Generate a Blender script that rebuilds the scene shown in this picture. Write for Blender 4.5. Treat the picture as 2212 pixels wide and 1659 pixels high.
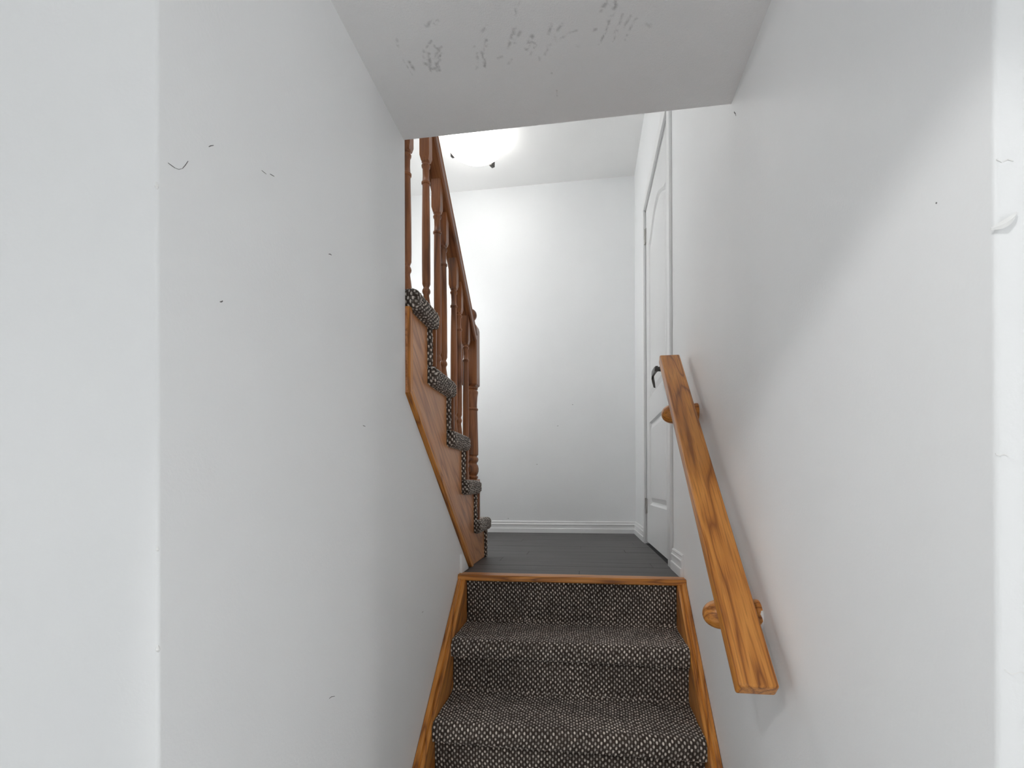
import bpy, bmesh, math, random
import numpy as np
from mathutils import Matrix, Vector

random.seed(7)
rng = np.random.default_rng(7)
for o in list(bpy.data.objects):
    bpy.data.objects.remove(o)
SC = bpy.context.scene
COL = SC.collection

# ------------------------------------------------------------------ camera
F_PX, CX, CY, IMG_W = 1060.383, 1106.0, 1047.689, 2212.0
YAW, PITCH, ROLL = 0.145389, 0.0017587, -0.0035454
EYE = Vector((0.0, 0.0, 0.3612))
cam_data = bpy.data.cameras.new('camera')
cam = bpy.data.objects.new('camera', cam_data)
COL.objects.link(cam)
SC.camera = cam
cam_data.sensor_fit = 'HORIZONTAL'
cam_data.sensor_width = 36.0
cam_data.lens = 36.0 * F_PX / IMG_W
cam_data.shift_y = (CY - 829.5) / IMG_W
cam_data.clip_start = 0.02
cam_rot = Matrix.Rotation(YAW, 4, 'Z') @ Matrix.Rotation(math.pi / 2 + PITCH, 4, 'X') @ Matrix.Rotation(ROLL, 4, 'Z')
cam.matrix_world = Matrix.Translation(EYE) @ cam_rot

# ------------------------------------------------------------------ world, lights, exposure
world = bpy.data.worlds.new('world')
SC.world = world
world.use_nodes = True
world.node_tree.nodes['Background'].inputs[0].default_value = (0.9, 0.95, 1.0, 1)
world.node_tree.nodes['Background'].inputs[1].default_value = 0.0
SC.view_settings.view_transform = 'Standard'
SC.view_settings.look = 'None'
SC.view_settings.gamma = 1.0
SC.view_settings.use_curve_mapping = False
SC.view_settings.exposure = 0.17
SPOT_WATTS = 24.0          # ceiling spotlight of the lower room, turned towards the stairs
FILL_RIGHT = 40.0         # unseen globes added in the lower room as fill light
FILL_LEFT = 25.0
DOME_EMISSION = 6.0        # flush dome light over the landing
HALL_FILL = 4.0       # added fill globe at the head of the upper flight
SIDE_FILL = 20.0    # fill globe added on the hidden side of the landing
SC.cycles.max_bounces = 16
SC.cycles.diffuse_bounces = 12

# ------------------------------------------------------------------ main measures (metres, landing floor is z = 0)
XL, XR = -0.508, 0.384            # stairwell walls
YO = 0.523                        # mouth of the stairwell
YE = 1.348                        # edge of the low ceiling
ZC = 1.355                        # low ceiling
ZF = -0.96                        # lower room floor
YB = 3.78                         # landing back wall
ZT = 2.69                         # landing ceiling
XOUT = -1.46                      # outer wall of the upper flight
RX0, RX1, RY0 = -4.4, 4.2, -3.4   # lower room


def ray(px, py):
    v = cam_rot.to_3x3() @ Vector(((px - CX) / F_PX, (CY - py) / F_PX, -1.0))
    return v


def on_x(px, py, x):
    v = ray(px, py)
    return EYE + v * ((x - EYE.x) / v.x)


def on_y(px, py, y):
    v = ray(px, py)
    return EYE + v * ((y - EYE.y) / v.y)


def on_z(px, py, z):
    v = ray(px, py)
    return EYE + v * ((z - EYE.z) / v.z)


# ------------------------------------------------------------------ materials
def new_mat(name):
    m = bpy.data.materials.new(name)
    m.use_nodes = True
    nt = m.node_tree
    return m, nt, nt.nodes['Principled BSDF']


def node(nt, typ, **kw):
    n = nt.nodes.new(typ)
    for k, v in kw.items():
        setattr(n, k, v)
    return n


def ramp(nt, stops):
    r = node(nt, 'ShaderNodeValToRGB')
    e = r.color_ramp.elements
    while len(e) < len(stops):
        e.new(0.5)
    for i, (p, c) in enumerate(stops):
        e[i].position = p
        e[i].color = (*c, 1)
    return r


def paint(name, col, rough=0.55, bump=0.06, scale=180.0, var=0.02, spec=0.3, scuff=False):
    m, nt, b = new_mat(name)
    L = nt.links
    tc = node(nt, 'ShaderNodeTexCoord')
    n1 = node(nt, 'ShaderNodeTexNoise')
    n1.inputs['Scale'].default_value = 2.2
    n1.inputs['Detail'].default_value = 4
    L.new(tc.outputs['Object'], n1.inputs['Vector'])
    lo = tuple(c * (1 - var) for c in col)
    hi = tuple(min(1, c * (1 + var)) for c in col)
    r = ramp(nt, [(0.3, lo), (0.7, hi)])
    L.new(n1.outputs['Fac'], r.inputs['Fac'])
    src = r.outputs['Color']
    if scuff:
        at = node(nt, 'ShaderNodeAttribute', attribute_name='scuff')
        ns = node(nt, 'ShaderNodeTexNoise')
        ns.inputs['Scale'].default_value = 95
        ns.inputs['Detail'].default_value = 5
        L.new(tc.outputs['Object'], ns.inputs['Vector'])
        mr = node(nt, 'ShaderNodeMapRange')
        mr.inputs['From Min'].default_value = 0.40
        mr.inputs['From Max'].default_value = 0.60
        L.new(ns.outputs['Fac'], mr.inputs['Value'])
        mu = node(nt, 'ShaderNodeMath', operation='MULTIPLY')
        L.new(at.outputs['Fac'], mu.inputs[0])
        L.new(mr.outputs[0], mu.inputs[1])
        mx = node(nt, 'ShaderNodeMix', data_type='RGBA')
        L.new(mu.outputs[0], mx.inputs['Factor'])
        L.new(src, mx.inputs['A'])
        mx.inputs['B'].default_value = (0.34, 0.335, 0.33, 1)
        src = mx.outputs['Result']
    L.new(src, b.inputs['Base Color'])
    b.inputs['Roughness'].default_value = rough
    b.inputs['Specular IOR Level'].default_value = spec
    n2 = node(nt, 'ShaderNodeTexNoise')
    n2.inputs['Scale'].default_value = scale
    n2.inputs['Detail'].default_value = 3
    L.new(tc.outputs['Object'], n2.inputs['Vector'])
    bp = node(nt, 'ShaderNodeBump')
    bp.inputs['Strength'].default_value = bump
    bp.inputs['Distance'].default_value = 0.01
    L.new(n2.outputs['Fac'], bp.inputs['Height'])
    L.new(bp.outputs['Normal'], b.inputs['Normal'])
    return m


def wood(name, light, mid, dark, axis=0, rough=0.32, scale=1.0, ring=7.0):
    """oak: growth-ring bands and fine pores stretched along one object axis"""
    m, nt, b = new_mat(name)
    L = nt.links
    tc = node(nt, 'ShaderNodeTexCoord')
    oi = node(nt, 'ShaderNodeObjectInfo')
    ad = node(nt, 'ShaderNodeVectorMath', operation='ADD')
    mul = node(nt, 'ShaderNodeVectorMath', operation='SCALE')
    cx = node(nt, 'ShaderNodeCombineXYZ')
    for k in range(3):
        L.new(oi.outputs['Random'], cx.inputs[k])
    L.new(cx.outputs[0], mul.inputs[0])
    mul.inputs['Scale'].default_value = 3.0
    L.new(tc.outputs['Object'], ad.inputs[0])
    L.new(mul.outputs[0], ad.inputs[1])
    mp = node(nt, 'ShaderNodeMapping')
    sc = [10.0 * scale] * 3
    sc[axis] = 0.9 * scale
    mp.inputs['Scale'].default_value = sc
    L.new(ad.outputs[0], mp.inputs['Vector'])
    n0 = node(nt, 'ShaderNodeTexNoise')
    n0.inputs['Scale'].default_value = 1.3
    n0.inputs['Detail'].default_value = 2
    n0.inputs['Distortion'].default_value = 0.3
    L.new(mp.outputs[0], n0.inputs['Vector'])
    # contour bands of a smooth field give cathedral grain
    m1 = node(nt, 'ShaderNodeMath', operation='MULTIPLY')
    L.new(n0.outputs['Fac'], m1.inputs[0])
    m1.inputs[1].default_value = ring
    m2 = node(nt, 'ShaderNodeMath', operation='FRACT')
    L.new(m1.outputs[0], m2.inputs[0])
    r = ramp(nt, [(0.0, dark), (0.16, mid), (0.55, light), (0.85, mid), (1.0, dark)])
    L.new(m2.outputs[0], r.inputs['Fac'])
    mp2 = node(nt, 'ShaderNodeMapping')
    s2 = [260.0] * 3
    s2[axis] = 9.0
    mp2.inputs['Scale'].default_value = s2
    L.new(ad.outputs[0], mp2.inputs['Vector'])
    n2 = node(nt, 'ShaderNodeTexNoise')
    n2.inputs['Scale'].default_value = 1.0
    n2.inputs['Detail'].default_value = 3
    L.new(mp2.outputs[0], n2.inputs['Vector'])
    r2 = ramp(nt, [(0.36, (0.62, 0.56, 0.5)), (0.52, (1, 1, 1)), (0.75, (1.0, 1.0, 1.0))])
    L.new(n2.outputs['Fac'], r2.inputs['Fac'])
    mx = node(nt, 'ShaderNodeMix', data_type='RGBA', blend_type='MULTIPLY')
    mx.inputs['Factor'].default_value = 0.75
    L.new(r.outputs['Color'], mx.inputs['A'])
    L.new(r2.outputs['Color'], mx.inputs['B'])
    L.new(mx.outputs['Result'], b.inputs['Base Color'])
    b.inputs['Roughness'].default_value = rough
    b.inputs['Coat Weight'].default_value = 0.08
    b.inputs['Coat Roughness'].default_value = 0.2
    bp = node(nt, 'ShaderNodeBump')
    bp.inputs['Strength'].default_value = 0.12
    bp.inputs['Distance'].default_value = 0.002
    L.new(n2.outputs['Fac'], bp.inputs['Height'])
    L.new(bp.outputs['Normal'], b.inputs['Normal'])
    return m


def plain(name, col, rough=0.5, metal=0.0, emit=None, strength=0.0):
    m, nt, b = new_mat(name)
    n = node(nt, 'ShaderNodeTexNoise')
    n.inputs['Scale'].default_value = 40
    tc = node(nt, 'ShaderNodeTexCoord')
    nt.links.new(tc.outputs['Object'], n.inputs['Vector'])
    r = ramp(nt, [(0.3, tuple(c * 0.92 for c in col)), (0.7, tuple(min(1, c * 1.05) for c in col))])
    nt.links.new(n.outputs['Fac'], r.inputs['Fac'])
    nt.links.new(r.outputs['Color'], b.inputs['Base Color'])
    b.inputs['Roughness'].default_value = rough
    b.inputs['Metallic'].default_value = metal
    if emit:
        b.inputs['Emission Color'].default_value = (*emit, 1)
        b.inputs['Emission Strength'].default_value = strength
    return m


def carpet_mat(name):
    m, nt, b = new_mat(name)
    L = nt.links
    at = node(nt, 'ShaderNodeAttribute', attribute_name='yarn')
    tc = node(nt, 'ShaderNodeTexCoord')
    n = node(nt, 'ShaderNodeTexNoise')
    n.inputs['Scale'].default_value = 700
    n.inputs['Detail'].default_value = 2
    L.new(tc.outputs['Object'], n.inputs['Vector'])
    r = ramp(nt, [(0.3, (0.6, 0.6, 0.6)), (0.7, (1.15, 1.15, 1.15))])
    L.new(n.outputs['Fac'], r.inputs['Fac'])
    mx = node(nt, 'ShaderNodeMix', data_type='RGBA', blend_type='MULTIPLY')
    mx.inputs['Factor'].default_value = 1.0
    L.new(at.outputs['Color'], mx.inputs['A'])
    L.new(r.outputs['Color'], mx.inputs['B'])
    L.new(mx.outputs['Result'], b.inputs['Base Color'])
    b.inputs['Roughness'].default_value = 0.95
    b.inputs['Specular IOR Level'].default_value = 0.1
    b.inputs['Sheen Weight'].default_value = 0.1
    return m


def plank_mat():
    m, nt, b = new_mat('dark_plank')
    L = nt.links
    tc = node(nt, 'ShaderNodeTexCoord')
    oi = node(nt, 'ShaderNodeObjectInfo')
    mp = node(nt, 'ShaderNodeMapping')
    mp.inputs['Scale'].default_value = (3.0, 46.0, 46.0)
    ad = node(nt, 'ShaderNodeVectorMath', operation='ADD')
    cx = node(nt, 'ShaderNodeCombineXYZ')
    ml = node(nt, 'ShaderNodeMath', operation='MULTIPLY')
    ml.inputs[1].default_value = 20
    L.new(oi.outputs['Random'], ml.inputs[0])
    L.new(ml.outputs[0], cx.inputs[0])
    L.new(tc.outputs['Object'], ad.inputs[0])
    L.new(cx.outputs[0], ad.inputs[1])
    L.new(ad.outputs[0], mp.inputs['Vector'])
    n = node(nt, 'ShaderNodeTexNoise')
    n.inputs['Scale'].default_value = 1.0
    n.inputs['Detail'].default_value = 5
    n.inputs['Distortion'].default_value = 0.6
    L.new(mp.outputs[0], n.inputs['Vector'])
    r = ramp(nt, [(0.3, (0.050, 0.045, 0.045)), (0.55, (0.072, 0.066, 0.066)), (0.75, (0.098, 0.09, 0.09))])
    L.new(n.outputs['Fac'], r.inputs['Fac'])
    L.new(r.outputs['Color'], b.inputs['Base Color'])
    b.inputs['Roughness'].default_value = 0.5
    bp = node(nt, 'ShaderNodeBump')
    bp.inputs['Strength'].default_value = 0.15
    bp.inputs['Distance'].default_value = 0.002
    L.new(n.outputs['Fac'], bp.inputs['Height'])
    L.new(bp.outputs['Normal'], b.inputs['Normal'])
    return m


WALL = paint('grey_white_wall_paint', (0.845, 0.855, 0.86), rough=0.5, bump=0.05)
CEIL = paint('stippled_ceiling_paint', (0.89, 0.89, 0.89), rough=0.8, bump=0.22, scale=260, spec=0.15, scuff=True)
CEIL2 = paint('white_ceiling_paint', (0.82, 0.82, 0.815), rough=0.8, bump=0.1, scale=260, spec=0.15)
TRIMW = paint('white_semi_gloss_trim', (0.83, 0.835, 0.835), rough=0.3, bump=0.02, spec=0.5)
DOORW = paint('white_door_paint', (0.76, 0.765, 0.765), rough=0.4, bump=0.03, spec=0.4)
LITE, MID, DARK = (0.68, 0.285, 0.055), (0.56, 0.21, 0.034), (0.29, 0.092, 0.013)
OAK_X = wood('honey_oak_x', LITE, MID, DARK, 0, ring=9)
OAK_Z = wood('red_oak_z', (0.36, 0.135, 0.05), (0.29, 0.105, 0.036), (0.13, 0.042, 0.014), 2, ring=5)
OAK_STR = wood('veneer_oak', (0.64, 0.29, 0.115), (0.56, 0.24, 0.088), (0.38, 0.145, 0.046), 0, scale=0.8, ring=8)
OAK_RAIL = wood('red_oak_x', (0.36, 0.145, 0.055), (0.29, 0.105, 0.036), (0.15, 0.05, 0.016), 0, ring=5)
CARPET = carpet_mat('woven_loop_carpet')
PLANK = plank_mat()
METAL = plain('satin_nickel', (0.55, 0.54, 0.52), 0.35, 1.0)
BRONZE = plain('dark_bronze_metal', (0.09, 0.085, 0.08), 0.35, 0.9)
DOMEGL = plain('frosted_glass_lit', (0.9, 0.9, 0.88), 0.4, 0.0, (1.0, 0.985, 0.955), DOME_EMISSION)
LENS = plain('recessed_lens_lit', (0.9, 0.9, 0.9), 0.4, 0.0, (1.0, 0.97, 0.93), 4.0)
SCRATCH = plain('dark_scratch', (0.16, 0.16, 0.16), 0.8)
CHIP = plain('bare_plaster', (0.85, 0.85, 0.84), 0.9)
DARKGAP = plain('dark_void', (0.03, 0.03, 0.03), 0.9)
LOWFLOOR = paint('pale_lower_floor', (0.73, 0.73, 0.735), rough=0.5, bump=0.05, scale=60)


# ------------------------------------------------------------------ mesh helpers
class MB:
    def __init__(self):
        self.v, self.f = [], []

    def box(self, x0, x1, y0, y1, z0, z1):
        i = len(self.v)
        self.v += [(x0, y0, z0), (x1, y0, z0), (x1, y1, z0), (x0, y1, z0), (x0, y0, z1), (x1, y0, z1), (x1, y1, z1), (x0, y1, z1)]
        self.f += [tuple(i + k for k in q) for q in ((0, 3, 2, 1), (4, 5, 6, 7), (0, 1, 5, 4), (1, 2, 6, 5), (2, 3, 7, 6), (3, 0, 4, 7))]
        return self

    def prism(self, poly, h0, h1, axes):
        """poly in two axes, extruded along the third. axes e.g. 'yzx': poly gives y,z and the sweep runs along x"""
        ix = ['xyz'.index(c) for c in axes]
        n, i = len(poly), len(self.v)
        for h in (h0, h1):
            for a, b in poly:
                p = [0, 0, 0]
                p[ix[0]], p[ix[1]], p[ix[2]] = a, b, h
                self.v.append(tuple(p))
        self.f.append(tuple(range(i, i + n)))
        self.f.append(tuple(range(i + 2 * n - 1, i + n - 1, -1)))
        for k in range(n):
            self.f.append((i + k, i + n + k, i + n + (k + 1) % n, i + (k + 1) % n))
        return self

    def lathe(self, prof, seg=24, axis='z', origin=(0, 0, 0)):
        """prof: list of (height, radius)"""
        i = len(self.v)
        ox, oy, oz = origin
        for h, r in prof:
            for k in range(seg):
                a = 2 * math.pi * k / seg
                c, s = r * math.cos(a), r * math.sin(a)
                p = {'z': (c, s, h), 'x': (h, c, s), 'y': (s, h, c)}[axis]
                self.v.append((p[0] + ox, p[1] + oy, p[2] + oz))
        for j in range(len(prof) - 1):
            for k in range(seg):
                a, b = i + j * seg + k, i + j * seg + (k + 1) % seg
                self.f.append((a, b, b + seg, a + seg))
        self.f.append(tuple(i + k for k in reversed(range(seg))))
        last = i + (len(prof) - 1) * seg
        self.f.append(tuple(last + k for k in range(seg)))
        return self

    def build(self, name, mat, parent=None, bevel=0.0, seg=2, smooth=False, angle=35, only=None):
        me = bpy.data.meshes.new(name)
        me.from_pydata(self.v, [], self.f)
        bm = bmesh.new()
        bm.from_mesh(me)
        bmesh.ops.recalc_face_normals(bm, faces=bm.faces)
        if bevel:
            ed = [e for e in bm.edges if len(e.link_faces) == 2 and e.calc_face_angle(0) > 0.5 and (only is None or all(only(v.co) for v in e.verts))]
            bmesh.ops.bevel(bm, geom=ed, offset=bevel, segments=seg, affect='EDGES', profile=0.6, clamp_overlap=True)
        if smooth or bevel:
            for f in bm.faces:
                f.smooth = True
            for e in bm.edges:
                if len(e.link_faces) == 2:
                    e.smooth = e.calc_face_angle(0) < math.radians(angle)
        bm.to_mesh(me)
        bm.free()
        me.materials.append(mat)
        return add(name, me, parent)


def add(name, me, parent=None):
    o = bpy.data.objects.new(name, me)
    COL.objects.link(o)
    if parent is not None:
        o.parent = parent
    return o


def place(o, origin, xdir=None, zdir=None):
    """local frame: x along xdir, z near zdir"""
    x = Vector(xdir).normalized()
    z = Vector(zdir).normalized()
    y = z.cross(x).normalized()
    z = x.cross(y)
    M = Matrix((x, y, z)).transposed().to_4x4()
    M.translation = Vector(origin)
    o.matrix_world = M
    return o


def thing(name, loc, label, cat, group=None):
    o = bpy.data.objects.new(name, None)
    COL.objects.link(o)
    o.location = loc
    o.empty_display_size = 0.1
    return tag(o, label, cat, group)


def tag(o, label, cat, group=None):
    o['label'] = label
    o['category'] = cat
    if group:
        o['group'] = group
    return o


def struct(o, label=None, cat=None):
    o['kind'] = 'structure'
    if label:
        o['label'] = label
    if cat:
        o['category'] = cat
    return o


# ------------------------------------------------------------------ the lower room and the stairwell shell
T = 0.112
fl = MB().box(RX0, RX1, RY0, 0.80, ZF - 0.1, ZF).build('floor', LOWFLOOR)
struct(fl, 'pale floor of the lower room at the foot of the stairs', 'floor')

w = MB().box(RX0, XL, YO, YO + T, ZF, ZC).build('wall_front_left', WALL, bevel=0.005, seg=4, only=lambda c: abs(c.x - XL) < 1e-4 and abs(c.y - YO) < 1e-4)
struct(w, 'pale grey wall beside the stair opening with a plain bullnose corner', 'wall')
wfr = MB().box(XR, RX1, YO, YO + T, ZF, ZC).build('wall_front_right', WALL, bevel=0.005, seg=4, only=lambda c: abs(c.x - XR) < 1e-4 and abs(c.y - YO) < 1e-4)
struct(wfr, 'bright strip of wall with a chipped corner beyond the handrail wall', 'wall')

ZD0 = 0.632
wl = MB().prism([(YO + T, ZF), (YO + T, ZT), (1.355, ZT), (1.355, ZD0 - .003), (2.131, 0.0), (2.131, ZF)], XL - T, XL, 'yzx').build('wall_left', WALL)
struct(wl, 'long grey stairwell wall with a few scratches, cut diagonally under the upper flight', 'wall')

DY0, DY1, DZ = 2.285, 3.135, 2.062   # door opening in the right wall
m = MB()
m.box(XR, XR + T, YO + T, DY0 - 0.012, ZF, ZT)
m.box(XR, XR + T, DY0 - 0.012, DY1 + 0.012, DZ + 0.012, ZT)
m.box(XR, XR + T, DY1 + 0.012, YB, ZF, ZT)
m.box(XR, XR + T, DY0 - 0.012, DY1 + 0.012, ZF, -0.012)
wr = m.build('wall_right', WALL)
struct(wr, 'grey stairwell wall carrying the wooden handrail and the white door', 'wall')
wb = MB().box(XOUT - T, XR + T, YB, YB + T, ZF, ZT).build('wall_back', WALL)
struct(wb, 'pale wall at the far side of the landing', 'wall')
wo = MB().box(XOUT - T, XOUT, YO + T, YB, ZF, ZT).build('wall_outer', WALL)
struct(wo, 'wall along the hidden outer side of the upper flight', 'wall')
wu = MB().box(XOUT, XL - T, YO + T, YO + 2 * T, ZC + 0.03, ZT).build('wall_upper', WALL)
struct(wu, 'wall closing the upper flight above the lower room', 'wall')
wh = MB().box(XL, XR, YE - T, YE, ZC + 0.16, ZT).build('wall_header', WALL)
struct(wh, 'wall standing above the low stairwell ceiling', 'wall')
for nm, b in (('wall_room_left', (RX0 - T, RX0, RY0, YO + T)), ('wall_room_right', (RX1, RX1 + T, RY0, YO + T)), ('wall_room_back', (RX0 - T, RX1 + T, RY0 - T, RY0))):
    struct(MB().box(*b, ZF, ZC).build(nm, WALL), 'painted wall of the lower room behind the viewer', 'wall')

# ceilings: the room, the scuffed strip above the stairs, the landing
struct(MB().box(RX0 - T, RX1 + T, RY0 - T, YO + T, ZC, ZC + 0.14).build('ceiling', CEIL2), 'ceiling of the lower room', 'ceiling')
struct(MB().box(XOUT - T, XR + T, YO + T, YB + T, ZT, ZT + 0.1).build('ceiling_landing', CEIL2), 'white ceiling over the landing with the dome light', 'ceiling')

# scuff strokes on the low ceiling (photo pixels -> points of the ceiling plane)
strokes = [  # polyline, width in metres, strength
    ([(922, 55), (945, 42)], .006, .9), ([(930, 48), (940, 52)], .005, .7), ([(857, 84), (860, 106)], .0035, .7), ([(858, 100), (868, 125), (884, 150), (892, 163)], .0013, .55),
    ([(884, 134), (894, 150)], .005, .9), ([(913, 112), (932, 88)], .0035, .8), ([(916, 112), (920, 140)], .006, .7), ([(927, 116), (930, 155)], .005, .9),
    ([(938, 99), (946, 106), (953, 101)], .004, .7), ([(951, 105), (936, 126)], .0035, .9), ([(953, 118), (940, 148)], .007, .9), ([(944, 132), (949, 152)], .005, .8), ([(935, 150), (942, 154)], .005, .7),
    ([(1040, 70), (1052, 56)], .004, .6), ([(1051, 87), (1046, 118), (1047, 144)], .0045, .95), ([(1040, 112), (1045, 128)], .0035, .8), ([(1023, 108), (1025, 100)], .003, .6), ([(1031, 115), (1030, 150)], .004, .7),
    ([(1110, 63), (1104, 82), (1098, 104)], .005, .7), ([(1124, 68), (1112, 92)], .005, .6), ([(1117, 60), (1110, 78)], .004, .5), ([(1150, 78), (1142, 96), (1137, 106)], .006, .85), ([(1158, 96), (1146, 118)], .003, .7), ([(1150, 90), (1156, 94)], .004, .6),
    ([(1192, 54), (1184, 74)], .004, .7), ([(1214, 52), (1203, 68)], .004, .7), ([(1183, 101), (1210, 85), (1228, 72), (1246, 66)], .0028, .7), ([(1198, 76), (1202, 90)], .003, .5), ([(1177, 118), (1184, 104)], .003, .5),
    ([(1165, 124), (1166, 134)], .003, .5), ([(1075, 126), (1085, 122)], .003, .6), ([(1098, 138), (1106, 128)], .003, .5), ([(1250, 100), (1246, 99)], .004, .6), ([(1281, 66), (1288, 63)], .004, .8),
    ([(1310, 5), (1298, 22)], .006, .7), ([(1331, 0), (1326, 22), (1316, 46)], .006, .9), ([(1320, 40), (1308, 70), (1294, 96)], .003, .85), ([(1336, 62), (1324, 90)], .0025, .6),
    ([(1345, 30), (1338, 52), (1326, 74)], .003, .6), ([(1362, 34), (1346, 62)], .0035, .6), ([(1380, 32), (1366, 52), (1350, 86)], .003, .6), ([(1398, 50), (1404, 56)], .006, .4),
    ([(1203, 195), (1204, 208)], .0022, .9), ([(1116, 12), (1112, 34)], .004, .6), ([(1122, 0), (1116, 14)], .0035, .5), ([(1320, 8), (1330, 12)], .006, .5), ([(1190, 157), (1192, 158)], .003, .6),
]
nx, ny = 300, 250
gx = np.linspace(XL, XR, nx)
gy = np.linspace(YO + T, YE, ny)
GX, GY = np.meshgrid(gx, gy)
sc = np.zeros_like(GX)
for pts, wd, st in strokes:
    P = [on_z(px, py, ZC) for px, py in pts]
    for a, b in zip(P[:-1], P[1:]):
        d = np.array([b.x - a.x, b.y - a.y])
        l2 = max(1e-9, float(d @ d))
        t = np.clip(((GX - a.x) * d[0] + (GY - a.y) * d[1]) / l2, 0, 1)
        dist = np.hypot(GX - a.x - t * d[0], GY - a.y - t * d[1])
        sc = np.maximum(sc, 0.72 * st * np.clip(1.25 - dist / (wd * 0.85), 0, 1))
verts = np.stack([GX, GY, np.full_like(GX, ZC)], -1).reshape(-1, 3)
ii = np.arange(nx * ny).reshape(ny, nx)
quads = np.stack([ii[:-1, :-1], ii[1:, :-1], ii[1:, 1:], ii[:-1, 1:]], -1).reshape(-1, 4)
n0 = len(verts)
vt = verts.tolist() + [(XL, YO + T, ZC + .16), (XR, YO + T, ZC + .16), (XR, YE, ZC + .16), (XL, YE, ZC + .16)]
ft = quads.tolist() + [[n0, n0 + 1, n0 + 2, n0 + 3], ii[-1, ::-1].tolist() + [n0 + 3, n0 + 2], ii[0, :].tolist() + [n0 + 1, n0]]
me = bpy.data.meshes.new('ceiling_stairwell')
me.from_pydata(vt, [], ft)
a = me.attributes.new('scuff', 'FLOAT', 'POINT')
a.data.foreach_set('value', np.concatenate([sc.ravel(), np.zeros(4)]).astype(np.float32))
me.materials.append(CEIL)
struct(add('ceiling_stairwell', me), 'low grey ceiling above the stairs with dark scuff marks', 'ceiling')


# scratches and nicks on the walls: thin slivers lying on the paint
def scratch(pts, wd, x, out, parent, name='scratch', mat=SCRATCH):
    P = [on_x(px, py, x) for px, py in pts]
    mb = MB()
    n = len(P)
    for k, q in enumerate(P):
        q0, q1 = P[max(0, k - 1)], P[min(n - 1, k + 1)]
        d = (q1 - q0).normalized()
        nrm = Vector((0, -d.z, d.y)) * wd * (0.35 if k in (0, n - 1) else 0.5)
        for xx in (x - out * 0.0003, x + out * 0.0004):
            mb.v += [(xx, q.y + nrm.y, q.z + nrm.z), (xx, q.y - nrm.y, q.z - nrm.z)]
    for k in range(n - 1):
        b = 4 * k
        mb.f += [(b + 2, b + 3, b + 7, b + 6), (b, b + 2, b + 6, b + 4), (b + 1, b + 5, b + 7, b + 3)]
    mb.f += [(0, 1, 3, 2), (4 * n - 4, 4 * n - 2, 4 * n - 1, 4 * n - 3)]
    return mb.build(name, mat, parent)


for pts, wd in (([(363, 352), (371, 358), (378, 363)], .0009), ([(378, 363), (386, 366), (394, 364)], .0005), ([(394, 364), (400, 357), (406, 348)], .0008), ([(451, 317), (455, 315), (461, 314)], .0011),
                ([(565, 368), (570, 372), (575, 376)], .0008), ([(583, 376), (587, 378), (592, 381)], .0012), ([(710, 549), (713, 549), (716, 551)], .0018), ([(475, 652), (478, 652), (481, 650)], .0018),
                ([(784, 919), (786, 920), (789, 921)], .0015), ([(711, 1509), (716, 1505), (723, 1504)], .0012), ([(912, 1323), (914, 1321)], .0016)):
    scratch(pts, wd, XL, 1, wl)
for pts, wd in (([(1586, 242), (1589, 246)], .004), ([(1588, 244), (1590, 250)], .002), ([(2022, 438), (2024, 439)], .002)):
    scratch(pts, wd, XR, -1, wr)
for px, py in ((1237, 874), (1205, 920), (1098, 1120), (1160, 1003)):
    q = on_y(px, py, YB)
    MB().box(q.x - .004, q.x + .004, YB - .0006, YB + .0003, q.z - .0015, q.z + .0015).build('scratch', SCRATCH, wb)
# peeled paint flake on the corner of the right-hand strip
q = on_y(2160, 482, YO)
mb = MB()
for k in range(7):
    t = k / 6
    x, z, y = q.x - .008 + t * .020, q.z - .005 + .012 * t * t, YO - .0005 - .005 * math.sin(math.pi * t * .9)
    hw = .0042 * math.sin(math.pi * (0.12 + .8 * (1 - t)))
    mb.v += [(x, y, z - hw), (x, y - .0012, z), (x, y, z + hw), (x, y + .001, z)]
for k in range(6):
    for j in range(4):
        mb.f.append((4 * k + j, 4 * k + (j + 1) % 4, 4 * k + 4 + (j + 1) % 4, 4 * k + 4 + j))
mb.f += [(0, 1, 2, 3), (24, 27, 26, 25)]
mb.build('paint_flake', CHIP, wfr, smooth=True)
for px, py, s in ((2152, 345, .7), (2170, 1447, 1.0), (2150, 980, .5)):
    q = on_y(px, py, YO)
    mb = MB()
    pts = [(0, 0), (.006, -.004), (.013, -.001), (.020, -.004)]
    for k, (dx, dz) in enumerate(pts):
        mb.v += [(q.x + dx * s, YO - .0006, q.z + dz * s + .0006), (q.x + dx * s, YO - .0006, q.z + dz * s - .0006), (q.x + dx * s, YO + .0004, q.z + dz * s)]
    for k in range(3):
        for j in range(3):
            mb.f.append((3 * k + j, 3 * k + (j + 1) % 3, 3 * k + 3 + (j + 1) % 3, 3 * k + 3 + j))
    mb.build('paint_crack', CHIP, wfr)
# little plaster chips on the left corner bead
for py, s in ((401, .004), (1186, .003), (1402, .004)):
    q = on_x(341, py, XL)
    mb = MB().lathe([(-.003, .0008), (-.001, .0024), (.001, .002), (.003, .0006)], 7)
    c = mb.build('plaster_chip', CHIP, w, smooth=True)
    c.location = (XL - .001, YO + .001, q.z)
    c.scale = (s / .004, s / .004, 1.4 * s / .004)

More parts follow.
